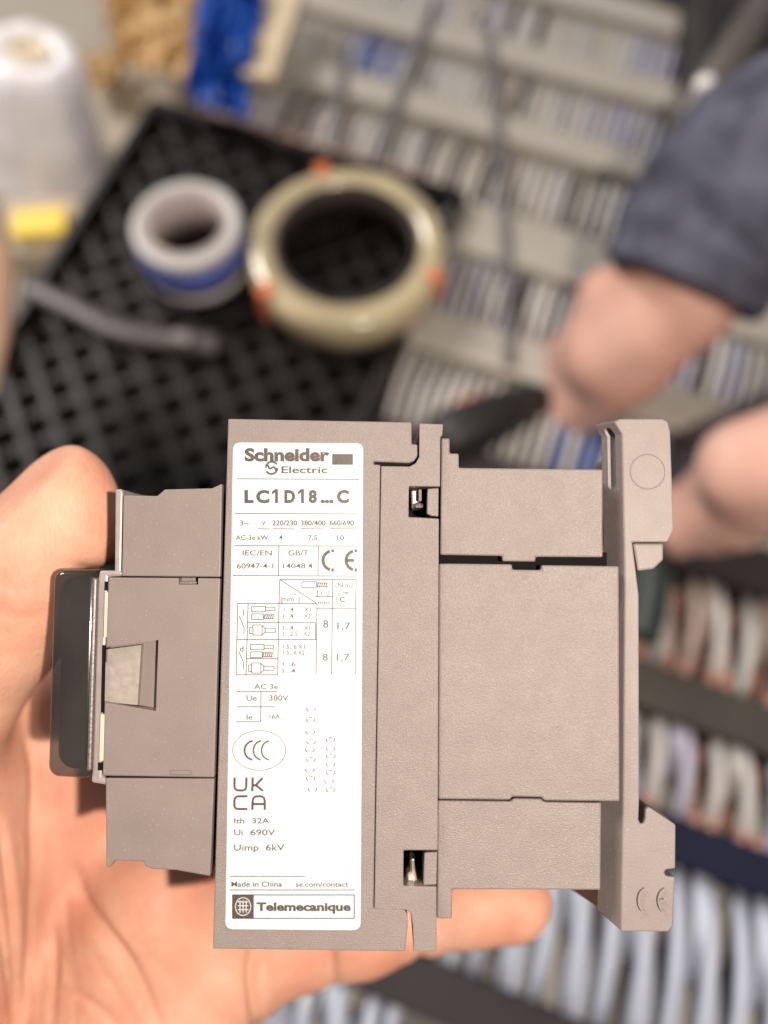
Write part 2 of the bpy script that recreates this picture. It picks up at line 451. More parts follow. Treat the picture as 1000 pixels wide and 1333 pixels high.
# flat grey strap, its highlight painted as a paler buckle on the crate
M['strap'] = mat('grey_strap', (0.06, 0.05, 0.047), 0.4, 0.5, (80, .15))
st = [bench(x, y, CT + .004) for x, y in ((35, 372), (90, 398), (150, 428), (215, 440), (285, 448))]
bm = bmesh.new(); add_tube(bm, spline(st, 6), .0062, 10, .3)
so = tag(bm_obj('strap', bm, M['strap'], smooth=True), 'flat grey strap lying across the black crate in front of the small tape roll', 'strap')
bm = bmesh.new(); p = bench(236, 440, CT + .009); add_box(bm, p, (.011, .007, .003), -.3); bevel(bm, .001)
bm_obj('strap_glint', bm, mat('strap_glint_grey', (.16, .14, .135), .45), so)

# ------------------------------------------------------------------ things at the top of the picture
M['film'] = mat('white_film', (0.90, 0.88, 0.90), 0.35, 0.5, (25, .08), (60, .5, .004))
M['film_core'] = mat('cream_core', (0.80, 0.72, 0.58), 0.5, 0.4, (40, .06))
base = bench(58, 226, 0.0)
fr = empty('film_roll', Matrix.Translation(base), 'tall white roll of plastic film standing at the upper left', 'film roll')
axis = deep(38, 66, 0.475) - base; hgt = axis.length
fr.matrix_world = Matrix.Translation(base) @ axis.to_track_quat('Z', 'Y').to_matrix().to_4x4()
R0, R1 = 0.040, 0.025
bm = bmesh.new(); pr = [(R1 * .5, 0.001), (R0 * .97, 0.001)] + [((R0 + (R1 - R0) * k / 9) * (1 + .03 * math.sin(k * 1.9)), hgt * k / 9) for k in range(1, 9)] + [(R1 * .97, hgt), (R1 * .5, hgt)]
add_lathe(bm, pr, 40)
for v in bm.verts:
    a_ = math.atan2(v.co.y, v.co.x); f_ = 1 + .05 * math.sin(a_ * 7 + v.co.z * 40) ; v.co.x *= f_; v.co.y *= f_
bm_obj('film_winding', bm, M['film'], fr, True)
bm = bmesh.new(); add_lathe(bm, [(R1 * .36, 0), (R1 * .47, 0), (R1 * .47, hgt + .002), (R1 * .36, hgt + .002)], 32); bm_obj('core', bm, M['film_core'], fr, True)
bm = bmesh.new(); add_box(bm, (0, 0, 0), (.030, .018, .006)); bevel(bm, .0008)
tag(bm_obj('yellow_sticker_pad', bm, mat('yellow_pad', (.80, .58, .04), .5), mw=Matrix.Translation(bench(52, 292, .034) ) @ Matrix.Rotation(.1, 4, 'Z')), 'small bright yellow pad at the foot of the white film roll', 'sticker pad')
bm = bmesh.new(); add_box(bm, (0, 0, 0), (.056, .040, .020)); bevel(bm, .004)
tag(bm_obj('carton', bm, mat('pale_carton', (.48, .40, .30), .6, .3, (30, .1)), mw=Matrix.Translation(bench(52, 306, .0205)) @ Matrix.Rotation(.1, 4, 'Z')), 'pale cardboard carton under the yellow pad', 'carton')
bm = bmesh.new(); add_tube(bm, [deep(-36, 270, .37), deep(-22, 350, .36), deep(-32, 430, .35), deep(-50, 510, .34)], [.012, .013, .0135, .012], 16)
tag(bm_obj('cardboard_tube', bm, mat('peach_card', (.62, .42, .29), .55, .3, (40, .1)), smooth=True), 'peach coloured cardboard tube at the left edge beside the crate', 'cardboard tube')

# crumpled packing paper, blue bag, cream carton strip, dark case
def crumple(name, poly, h, thick, m, label, cat, seed, amp):
    """a crumpled sheet: grid inside a quad of pixels, folded at random"""
    rnd = random.Random(seed); bm = bmesh.new(); nu, nv = 12, 12; g = []
    A, B_, Cc, D = poly
    ph = [(rnd.uniform(4, 13), rnd.uniform(0, 6), rnd.uniform(-1, 1)) for _ in range(5)]
    for i in range(nu + 1):
        r = []
        for j in range(nv + 1):
            a, b = i / nu, j / nv
            x = (A[0] * (1 - a) + B_[0] * a) * (1 - b) + (D[0] * (1 - a) + Cc[0] * a) * b
            y = (A[1] * (1 - a) + B_[1] * a) * (1 - b) + (D[1] * (1 - a) + Cc[1] * a) * b
            e = sum(math.sin(f * (a + k * b) + p) for f, p, k in ph) / 5
            z = h + amp * abs(e) + amp * .4 * rnd.random()
            p = bench(x + rnd.uniform(-5, 5), y + rnd.uniform(-5, 5), z); r.append(bm.verts.new(p))
        g.append(r)
    for i in range(nu):
        for j in range(nv): bm.faces.new((g[i][j], g[i + 1][j], g[i + 1][j + 1], g[i][j + 1]))
    r = bmesh.ops.solidify(bm, geom=bm.faces[:], thickness=thick)
    return tag(bm_obj(name, bm, m, smooth=False), label, cat)
M['kraft'] = mat('kraft_paper', (.80, .60, .33), .6, .3, (40, .15))
M['blue_bag'] = mat('blue_bag_plastic', (.012, .105, .52), .35, .5, (30, .25))
crumple('packing_paper', ((128, -30), (270, -30), (256, 108), (150, 78)), .03, .002, M['kraft'], 'crumpled tan packing paper at the top left of the bench', 'paper', 3, .03)
crumple('paper_scrap', ((112, 66), (170, 72), (152, 122), (118, 116)), .006, .002, M['kraft'], 'small tan paper scrap below the crumpled packing paper', 'paper', 5, .012)
crumple('plastic_bag', ((262, -30), (345, -30), (322, 158), (242, 130)), .062, .002, M['blue_bag'], 'bright blue plastic bag hanging over the corner of the black crate', 'bag', 8, .02)
bm = bmesh.new(); a, b = bench(378, -20, .066), bench(335, 105, .066); d = b - a
add_box(bm, (0, 0, 0), (.020, d.length, .008)); bevel(bm, .001)
tag(bm_obj('label_roll_strip', bm, mat('cream_card', (.60, .50, .34), .5, .4, (40, .08)), mw=Matrix.Translation((a + b) / 2) @ Matrix.Rotation(math.atan2(d.y, d.x) - PI / 2, 4, 'Z')), 'cream card strip right of the blue bag', 'card strip')
M['case'] = mat('black_case', (.018, .016, .016), .5, .5, (20, .3))
case = empty('tool_case', Matrix.Translation(bench(950, 60, .04)) @ Matrix.Rotation(math.radians(-8), 4, 'Z'), 'black tool case with a grey bar at the upper right behind the sleeve', 'case')
bm = bmesh.new(); add_box(bm, (.036, -.02, 0.0), (.14, .30, .085)); bevel(bm, .004); bm_obj('body', bm, M['case'], case)
bm = bmesh.new(); add_tube(bm, [case.matrix_world.inverted() @ bench(1010, -15, .095), case.matrix_world.inverted() @ bench(880, 190, .095)], .0105, 12)
bm_obj('handle', bm, mat('grey_bar', (.11, .095, .085), .4, .5, (30, .2)), case, True)
bm = bmesh.new(); p = case.matrix_world.inverted() @ bench(918, 112, .108); bmesh.ops.create_uvsphere(bm, u_segments=16, v_segments=8, radius=.0052); bmesh.ops.translate(bm, vec=p, verts=bm.verts)
bm_obj('glint_ball', bm, mat('glint_white', (.9, .88, .84), .25), case, True)  # added white ball, a screw's glint put into its colour

# ================================================================== signed-distance bodies
def surface_nets(f, org, h):
    s = f < 0
    nx, ny, nz = f.shape
    cx = (nx - 1, ny - 1, nz - 1)
    cs = np.zeros(cx, np.uint8)
    for a in (0, 1):
        for b in (0, 1):
            for c_ in (0, 1): cs += s[a:nx - 1 + a, b:ny - 1 + b, c_:nz - 1 + c_]
    act = (cs > 0) & (cs < 8)
    I = np.argwhere(act); idx = -np.ones(cx, np.int64); idx[act] = np.arange(len(I))
    pos = np.zeros((len(I), 3)); cnt = np.zeros(len(I))
    cor = [(a, b, c_) for a in (0, 1) for b in (0, 1) for c_ in (0, 1)]
    val = {k: f[I[:, 0] + k[0], I[:, 1] + k[1], I[:, 2] + k[2]] for k in cor}
    for k in cor:
        for ax in range(3):
            if k[ax]: continue
            k2 = list(k); k2[ax] = 1; k2 = tuple(k2)
            a, b = val[k], val[k2]; m = (a < 0) != (b < 0)
            t = np.where(m, a / np.where(m, a - b, 1), 0)
            p = np.tile(np.array(k, float), (len(I), 1)); p[:, ax] = t
            pos[m] += p[m]; cnt[m] += 1
    V = (I + pos / cnt[:, None]) * h + np.array(org)
    Q = []
    for ax in range(3):
        o1, o2 = [(1, 2), (2, 0), (0, 1)][ax]
        sl0 = [slice(None)] * 3; sl1 = [slice(None)] * 3
        sl0[ax] = slice(0, -1); sl1[ax] = slice(1, None)
        x = s[tuple(sl0)] != s[tuple(sl1)]
        e = np.argwhere(x)
        e = e[(e[:, o1] > 0) & (e[:, o2] > 0) & (e[:, o1] < f.shape[o1] - 1) & (e[:, o2] < f.shape[o2] - 1)]
        ins = s[e[:, 0], e[:, 1], e[:, 2]]
        def ci(d1, d2):
            g = e.copy(); g[:, o1] += d1; g[:, o2] += d2; return idx[g[:, 0], g[:, 1], g[:, 2]]
        q = np.stack([ci(-1, -1), ci(0, -1), ci(0, 0), ci(-1, 0)], 1)
        q[~ins] = q[~ins][:, ::-1]; Q.append(q)
    return V, np.concatenate(Q)

def cone(P, a, b, ra, rb):
    a, b = np.array(a), np.array(b); ba = b - a
    t = np.clip(((P - a) @ ba) / (ba @ ba), 0, 1)
    d = P - a - t[..., None] * ba
    return np.sqrt((d * d).sum(-1)) - (ra + (rb - ra) * t)
def ell(P, c, r):
    c, r = np.array(c), np.array(r); k = (P - c) / r
    return (np.sqrt((k * k).sum(-1)) - 1) * r.min()
def smin(a, b, k):
    h = np.clip(0.5 + 0.5 * (b - a) / k, 0, 1)
    return b + (a - b) * h - k * h * (1 - h)
def grid(lo, hi, h):
    ax = [np.arange(lo[i], hi[i] + h, h, dtype=np.float32) for i in range(3)]
    return np.stack(np.meshgrid(*ax, indexing='ij'), -1)
def body_mesh(name, V, Q, scale=MM):
    me = bpy.data.meshes.new(name); V = V * scale
    me.vertices.add(len(V)); me.vertices.foreach_set('co', V.astype(np.float32).ravel())
    me.loops.add(len(Q) * 4); me.loops.foreach_set('vertex_index', Q.astype(np.int32).ravel())
    me.polygons.add(len(Q)); me.polygons.foreach_set('loop_start', np.arange(0, len(Q) * 4, 4, dtype=np.int32))
    me.polygons.foreach_set('use_smooth', np.ones(len(Q), bool))
    me.update(calc_edges=True); me.validate(); return me

def skin(name, col, dark, sc, sss_scale):
    m = mat(name, col, 0.56, 0.24, sss=(0.28, (1.0, 0.28, 0.15), sss_scale))
    nt = m.node_tree; N = nt.nodes; L = nt.links; b = N['Principled BSDF']
    tc = N.new('ShaderNodeTexCoord')
    n = N.new('ShaderNodeTexNoise'); n.inputs['Scale'].default_value = 75 * sc; n.inputs['Detail'].default_value = 5; n.inputs['Roughness'].default_value = .6
    L.new(tc.outputs['Object'], n.inputs['Vector'])
    r = N.new('ShaderNodeValToRGB'); r.color_ramp.elements[0].position = .30; r.color_ramp.elements[1].position = .72
    r.color_ramp.elements[0].color = (*dark, 1); r.color_ramp.elements[1].color = (*col, 1)
    L.new(n.outputs['Fac'], r.inputs['Fac']); L.new(r.outputs['Color'], b.inputs['Base Color'])
    # skin lines: stretched noise + cells
    mp = N.new('ShaderNodeMapping'); mp.inputs['Scale'].default_value = (1.0, .35, 1.0); mp.inputs['Rotation'].default_value = (0, 0, .25)
    L.new(tc.outputs['Object'], mp.inputs['Vector'])
    n2 = N.new('ShaderNodeTexNoise'); n2.inputs['Scale'].default_value = 900 * sc; n2.inputs['Detail'].default_value = 3
    vo = N.new('ShaderNodeTexVoronoi'); vo.feature = 'DISTANCE_TO_EDGE'; vo.inputs['Scale'].default_value = 1100 * sc
    L.new(mp.outputs['Vector'], n2.inputs['Vector']); L.new(mp.outputs['Vector'], vo.inputs['Vector'])
    ad = N.new('ShaderNodeMath'); ad.operation = 'MULTIPLY_ADD'; ad.inputs[1].default_value = .8
    L.new(vo.outputs['Distance'], ad.inputs[0]); L.new(n2.outputs['Fac'], ad.inputs[2])
    bp = N.new('ShaderNodeBump'); bp.inputs['Strength'].default_value = .6; bp.inputs['Distance'].default_value = .00022 / sc
    L.new(ad.outputs[0], bp.inputs['Height']); L.new(bp.outputs['Normal'], b.inputs['Normal'])
    return m
M['skin'] = skin('bare_skin', (0.53, 0.315, 0.222), (0.47, 0.205, 0.138), 1.0, .0016)
M['nail'] = mat('fingernail', (0.60, 0.40, 0.33), 0.3, 0.5)

# ------------------------------------------------------------------ the hand that holds the device (view frame, mm)
def hand():
    h = 0.64
    P = grid((-118, -150, -92), (46, 26, 12), h)
    def chain(d, pts, k):
        for (p0, r0), (p1, r1) in zip(pts, pts[1:]):
            c_ = cone(P, vv(*p0), vv(*p1), r0, r1)
            d = c_ if d is None else smin(d, c_, k)
        return d
    # palm from the four metacarpals
    palm = chain(None, [((60, 1500, -52), 24), ((285, 1264, -52), 13.2)], 3)
    palm = smin(palm, cone(P, vv(-40, 1500, -62), vv(205, 1175, -50), 18, 14), 9)
    palm = smin(palm, cone(P, vv(-140, 1430, -64), vv(110, 1020, -54), 16, 12.5), 9)
    palm = smin(palm, cone(P, vv(-190, 1350, -62), vv(85, 880, -55), 15, 11.5), 9)
    # thumb
    th = chain(None, [((-165, 1340, -38), 22), ((-128, 985, -30), 14.5), ((-6, 800, -20), 11.4), ((36, 740, -17.5), 10.8), ((77, 648, -16), 9.0)], 5)
    th = smin(th, ell(P, vv(112, 694, -16), (5.6, 6.4, 8)), 4)
    A_, B_ = np.array(vv(104, 592, -9.5)), np.array(vv(28, 646, -7.5))          # flat back of the thumb beside the nail
    n_ = np.array([-.61 * .84, .79 * .84, .54]); n_ /= np.linalg.norm(n_)
    pl = (P - (A_ + B_) / 2) @ n_
    th = -smin(-th, -pl, 2.2)
    d = smin(palm, th, 10)
    d = smin(d, ell(P, vv(-44, 1140, -38), (12.5, 29, 17)), 6)           # ball of the thumb
    # fingers behind the device
    fing = [
        [((130, 860, -62), 10.5), ((330, 800, -62), 9.4), ((480, 790, -58), 8.6), ((590, 800, -54.5), 7.6)],
        [((180, 990, -64), 10.5), ((400, 930, -63), 9.6), ((560, 915, -58.5), 8.8), ((690, 925, -55), 7.8)],
        [((235, 1130, -63), 10.2), ((420, 1070, -62), 9.2), ((575, 1050, -58), 8.4), ((690, 1055, -54.5), 7.4)],
        [((310, 1246, -57), 11.6), ((384, 1222, -58), 10.2), ((470, 1208, -57), 9.3), ((545, 1186, -55.5), 8.3), ((610, 1172, -54), 8.6), ((664, 1172, -53.5), 8.5)]]
    for f in fing:
        d = smin(d, chain(None, f, 3.0), 3.5)
    # wrist end
    d = smin(d, cone(P, vv(-60, 1560, -70), vv(-190, 1720, -70), 26, 26), 10)
    # flesh gives way to the device: subtract its blocks
    iv = np.array(DI.to_3x3()); Pd = P @ iv.T.astype(np.float32)
    def blk(x0, y0, x1, y1, zt, zb, zp):
        a = np.array(dv(x0, y1, zp)) / MM; b = np.array(dv(x1, y0, zp)) / MM
        lo = np.array([a[0], a[1], zb]); hi = np.array([b[0], b[1], zt])
        c_ = (lo + hi) / 2; s_ = (hi - lo) / 2
        q_ = np.abs(Pd - c_) - s_
        return np.sqrt((np.maximum(q_, 0) ** 2).sum(-1)) + np.minimum(q_.max(-1), 0)
    for bx in ((62, 741, 135, 1013, -1, -44, -1), (149, 636, 288, 1012, -.7, -44, -.7), (136, 1010, 276, 1132, -.8, -41, -.8),
               (280, 545, 571, 1237, 0, -44, 0), (560, 608, 783, 1158, 0, -44, -1)):
        b_ = blk(*bx) - 0.25
        d = -smin(-d, b_, 2.0)
    V, Q = surface_nets(d, (-118, -150, -92), h)
    return V, Q
HV, HQ = hand()
def carve(V, Q, lines):
    """creases: push vertices in along their normals near polylines drawn on the near side"""
    n = np.zeros_like(V); t = V[Q]
    fn = np.cross(t[:, 2] - t[:, 0], t[:, 3] - t[:, 1])
    for k in range(4): np.add.at(n, Q[:, k], fn)
    n /= np.linalg.norm(n, axis=1, keepdims=True) + 1e-9
    s = 125.0 - V[:, 2]; px = 500 + V[:, 0] / s * FPX; py = 666.5 - V[:, 1] / s * FPX
    disp = np.zeros(len(V))
    for pts, depth, wd in lines:
        pts = [(p.x, p.y) for p in spline([(x, y, 0) for x, y in pts], 5)]
        best = np.full(len(V), 1e9); amp = np.zeros(len(V)); seg_i = 0
        for (x0, y0), (x1, y1) in zip(pts, pts[1:]):
            dx, dy = x1 - x0, y1 - y0; l2 = dx * dx + dy * dy + 1e-9
            tt = np.clip(((px - x0) * dx + (py - y0) * dy) / l2, 0, 1)
            r_ = np.hypot(px - x0 - tt * dx, py - y0 - tt * dy)
            amp = np.where(r_ < best, np.sin(PI * np.clip((seg_i + tt) / (len(pts) - 1) * .94 + .03, 0, 1)) ** .6, amp); best = np.minimum(best, r_); seg_i += 1
        disp = np.maximum(disp, depth * amp * np.exp(-(best / wd) ** 2) * np.clip(n[:, 2] * 2.5 + .3, 0, 1))
    return V - n * disp[:, None]
lines = [
    (((96, 1130), (108, 1172), (133, 1210), (175, 1266), (210, 1345)), 1.8, 9),
    (((36, 960), (46, 1000), (47, 1070), (41, 1210), (32, 1350)), 1.7, 7),
    (((62, 1190), (70, 1240), (66, 1350)), 1.0, 6), (((-2, 1060), (14, 1160), (22, 1260), (22, 1350)), 1.5, 5.5),
    (((-10, 1180), (10, 1250), (20, 1350)), 1.2, 5), (((24, 1090), (32, 1170), (33, 1270)), .3, 5),
    (((335, 1232), (331, 1270), (337, 1350)), 2.6, 8), (((428, 1215), (432, 1285)), 1.4, 8), (((545, 1180), (547, 1260)), 1.5, 9),
    (((50, 1285), (110, 1300), (165, 1350)), .7, 5), (((50, 1130), (54, 1220), (50, 1340)), .4, 4), (((86, 1150), (90, 1230), (112, 1340)), .3, 4), (((120, 1240), (150, 1290), (190, 1345)), .3, 4), (((-20, 780), (20, 805), (64, 795)), .25, 9),
    (((-15, 752), (20, 768), (55, 765)), .18, 7), (((80, 1230), (96, 1290), (98, 1350)), .4, 5), (((150, 1180), (190, 1240), (240, 1290)), .2, 10),
]
HV = carve(HV, HQ, lines)
hand_o = link('hand', body_mesh('hand', HV, HQ), M['skin'], None, VM.copy())
tag(hand_o, 'bare left hand in front gripping the grey contactor, thumb up', 'hand')

# ================================================================== THE CONTACTOR
con = empty('contactor', DM.copy(), 'dark grey motor contactor with a white rating label held in the bare hand', 'contactor')
def prism(name, px, zt, zb, m, bev=0.25, parent=con, deepo=None, seg=2, zp=None):
    bm = bmesh.new()
    add_prism(bm, [dv(x, y, zt if zp is None else zp) for x, y in px], zt * MM, zb * MM, deepo)
    bmesh.ops.recalc_face_normals(bm, faces=bm.faces[:])
    bevel(bm, bev * MM, seg)
    return bm_obj(name, bm, M[m] if isinstance(m, str) else m, parent)
def cutter(px, zt, zb, ztilt=None):
    bm = bmesh.new(); pts = [dv(x, y, 0) for x, y in px]
    add_prism(bm, pts, zt * MM, zb * MM)
    if ztilt:
        bm.verts.ensure_lookup_table(); n = len(px)
        for i, dz in enumerate(ztilt): bm.verts[n + i].co.z = dz * MM
    return bm_obj('cutter', bm, None, con)

housing = prism('label_housing', [(297, 545), (536, 549.5), (536, 578), (543.5, 578.5), (543.5, 594), (538.5, 600.5), (531, 602.8), (486.5, 601.0), (486.5, 604.6), (495.3, 604.8),
    (486.3, 1183), (518, 1182.4), (526.5, 1184.5), (530.5, 1190), (531, 1206), (527.5, 1239), (277, 1235.5)], 0, -44, 'plastic', .35)
plate = prism('front_plate', [(546, 551), (577, 552), (576, 567.5), (573.5, 568), (573, 633.5), (532.5, 633), (532, 673), (571.5, 675), (570, 1107), (525.5, 1107), (525, 1153.5), (568.5, 1154.5), (568.5, 1239), (538.5, 1239),
    (537.5, 1206), (535, 1189), (528.5, 1184.8), (487.4, 1184.4), (496.2, 606.6), (533, 607.2), (541, 603), (545.6, 595)], 0.02, -44, 'plastic', .22)
prism('terminal_block', [(574.5, 570), (585.5, 570), (585.5, 590), (597.5, 590.3), (597.5, 608.8), (785, 611), (785, 725.5), (697.5, 725), (697.5, 731.2), (654, 730.8), (654, 723.8), (573, 722.4)], -.7, -40, 'plastic', .25)
prism('coil_housing', [(571.5, 733.5), (667, 734.6), (667, 741.5), (705, 742), (705, 735.6), (806, 737), (807, 1043.5), (708.5, 1042.6), (705.5, 1038.2), (667, 1037.4), (664.5, 1041.6), (570.5, 1040.6)], -.5, -44, 'plastic', .3)
prism('terminal_block', [(570, 1042.0), (665, 1043.2), (668, 1039.4), (705, 1040), (708, 1044), (783, 1045), (782, 1159), (589, 1158.4), (588.5, 1196.5), (568.8, 1196.5)], -.8, -40, 'plastic', .25)
prism('gap_shade', [(572, 716), (790, 719), (790, 742), (572, 740)], -2.6, -39, 'dark_in', 0)  # added black filler, the deep gap's shade put into its colour
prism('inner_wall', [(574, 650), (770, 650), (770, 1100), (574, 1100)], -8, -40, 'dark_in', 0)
prism('side_rib', [(807.5, 737), (812, 737), (811.5, 1046), (807.5, 1045)], -3.2, -40, 'plastic_b', .15)
foot = prism('mounting_foot', [(800, 549), (808, 545), (863, 545), (870, 549), (873, 562), (877.5, 690), (869, 706), (823.5, 706), (828, 742), (832, 775), (832.5, 1043), (831.5, 1067), (834, 1073), (838, 1072), (840, 1066),
    (840.5, 1054), (845, 1050.5), (880, 1074), (879.5, 1131), (867, 1132.5), (865, 1136.5), (868, 1141), (879, 1142), (876, 1206), (870, 1213.5), (809, 1213), (811.5, 1045), (813.5, 740), (810, 565)], -1.9, -6.5, 'plastic_foot', .4,
    deepo={0: (-.0018, .0002), 1: (-.0010, .0003), 25: (-.0024, .0012), 24: (0, .0003), 26: (-.0024, 0), 27: (-.0020, 0), 28: (-.0020, 0)}, seg=3)
prism('foot_base', [(814, 745), (828, 746), (828, 1040), (829, 1066), (834, 1070), (838, 1066), (844, 1057), (874, 1078), (873, 1204), (867, 1210), (790, 1198), (793, 1045)], -6, -27, 'plastic_foot', .1,
    deepo={10: (-.0010, -.0040), 9: (0, -.004)}, zp=-1.9)
prism('foot_base', [(826, 580), (866, 580), (866, 690), (826, 690)], -6, -26, 'plastic_foot', .3, zp=-1.9)
bm = bmesh.new(); wx = dv(810, 600, -1.9)[0]; y0_, y1_ = dv(810, 637, -4)[1], dv(810, 557, -4)[1]
add_box(bm, (wx - .0012, (y0_ + y1_) / 2, -.0042), (.0022, y1_ - y0_, .0017)); bevel(bm, .0006, 3)
cut(foot, bm_obj('cutter', bm, None, con))
prism('catch', [(823.8, 707), (864, 707), (864, 729), (851, 741), (830, 743.5)], -2.4, -14, 'plastic_foot', .3)
# round ejector mark and CE mark in relief on the foot
cx, cy = dv(843, 614, -1.9)
bm = bmesh.new(); add_lathe(bm, [(.00245, 0), (.00255, .00006), (.00262, 0)], 40); add_lathe(bm, [(.00005, 0), (.0023, 0), (.0023, .00003), (.00005, .00003)], 40)
o = bm_obj('moulded_disc', bm, M['plastic_foot'], con); o.location = (cx, cy, -1.895 * MM)

# left-hand (front) blocks
prism('terminal_block', [(160.5, 644.5), (205, 645.5), (214.5, 637), (276, 635.5), (289.2, 629.5), (287, 751.2), (158.5, 750)], -.7, -40, 'plastic_b', .18)
prism('edge_strip', [(150, 637), (159, 636.2), (160, 642), (157.8, 749), (149, 749)], -1.6, -40, 'frame', .3)  # flat strip, the chamfer's side light put into its paler colour
prism('terminal_post', [(160, 646), (214, 646), (226, 637.5), (232, 660), (160, 660)], -3.4, -40, 'plastic_b', .2)
mid = prism('arc_chamber_block', [(141, 751.6), (231.5, 752.2), (286.6, 752.6), (279.0, 1012.4), (133.5, 1010), (137.5, 850)], -.6, -44, 'plastic_b', .2)
cut(mid, cutter([(136, 842.5), (205, 833.6), (201.8, 926.5), (134, 915)], 1, -2.8))
cut(mid, cutter([(231.5, 748), (257, 748), (257, 761), (231.5, 761)], 1, -2.6))
prism('lit_recess_floor', [(136.5, 845.5), (184, 839.5), (179, 918), (135, 913.5)], -1.5, -4, 'lit_recess', .05)  # flat floor, the light a slope would catch put into its paler colour
prism('small_clip', [(233, 757), (256, 757), (256, 760), (233, 760)], -1.6, -3, 'plastic', .1)
prism('small_rib', [(222.5, 1003), (248.5, 1003.4), (247, 1009), (221, 1008.6)], -.35, -2, 'plastic_b', .12)
prism('terminal_block', [(137.5, 1012.8), (279.0, 1013.4), (273.6, 1141), (229, 1133), (198, 1131.6), (188.8, 1127.8), (187, 1121.8), (149.5, 1120.6), (143, 1129.6), (138, 1129)], -.75, -40, 'plastic_b', .2)
prism('front_frame', [(129.5, 742.5), (160, 743), (160, 750), (141, 751.2), (137.3, 850), (132.8, 1011), (141, 1014), (140.5, 1022.5), (118.5, 1019), (120, 1000), (126.5, 760)], -1.4, -42, 'frame', .35)
prism('frame_clip', [(136, 771), (142.5, 771), (140.3, 830), (134.6, 830)], -.75, -3, 'clip', .12)
prism('frame_clip', [(130.5, 929.5), (136.6, 930), (134.6, 991), (128.8, 990)], -.75, -3, 'clip', .12)
prism('dark_slot', [(133.4, 840), (136.6, 840), (134.8, 928), (131.6, 928)], -1.05, -3, 'dark_in', 0)
prism('dark_slot', [(136.5, 757), (141, 757), (140.8, 769), (136.2, 769)], -1.05, -3, 'dark_in', 0)
prism('dark_slot', [(128, 993), (133.5, 993), (133, 1003), (127.5, 1003)], -1.05, -3, 'dark_in', 0)
# the smoked front cover, rounded
bm = bmesh.new()
add_prism(bm, [dv(x, y, -.9) for x, y in ((68.5, 741), (126.5, 741.5), (117.5, 1015), (60.5, 1012))], -.9 * MM, -43 * MM)
bmesh.ops.recalc_face_normals(bm, faces=bm.faces[:])
vert = [e for e in bm.edges if abs(e.verts[0].co.z - e.verts[1].co.z) > .02 and e.verts[0].co.x < dv(90, 900)[0]]
bmesh.ops.bevel(bm, geom=vert, offset=.0016, segments=5, profile=.5, affect='EDGES')
bevel(bm, .0011, 4, 40)
bm_obj('front_cover', bm, M['cover'], con, False)
prism('cover_core', [(76, 752), (124, 752), (116, 1006), (69, 1004)], -3.5, -41, 'cover_in', 2.5, seg=5)
for p in con.children:
    if p.name.startswith('front_cover'):
        p.data.polygons.foreach_set('use_smooth', [True] * len(p.data.polygons))
        for f in p.data.polygons:
            if f.area > 2e-5: f.use_smooth = False

prism('cover_highlight', [(119.5, 752), (126.2, 752), (118.6, 1004), (112.5, 1004)], -.5, -2.2, 'cover_sheen', .3)  # added strip, the cover's highlight streak put into its colour
# metal clips seen through the two windows
prism('window_tab', [(556.5, 636), (571.2, 635), (570.8, 672.5), (561, 671.5), (556, 669)], -.35, -6, 'plastic', .15)
prism('window_tab', [(552.5, 1110), (569.3, 1109), (568.4, 1152), (551.5, 1152.6)], -.35, -6, 'plastic', .15)
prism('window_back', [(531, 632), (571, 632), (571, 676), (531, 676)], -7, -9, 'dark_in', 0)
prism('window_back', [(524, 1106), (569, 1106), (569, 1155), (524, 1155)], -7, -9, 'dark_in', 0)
prism('metal_clip', [(535, 637), (545.5, 637), (545, 652), (547, 663), (536, 663)], -3.0, -6, 'metal', .3)
prism('metal_clip', [(538, 654), (552, 654), (552, 662), (538, 662)], -2.0, -5, 'metal', .5)
prism('metal_clip', [(534, 1118), (540, 1117), (541, 1132), (545, 1151), (529, 1151), (529, 1138), (534, 1134)], -2.4, -6, 'metal', .4)
prism('window_rim', [(545, 637), (549, 637), (549, 652), (545, 652)], -1.4, -6, 'plastic', .1)

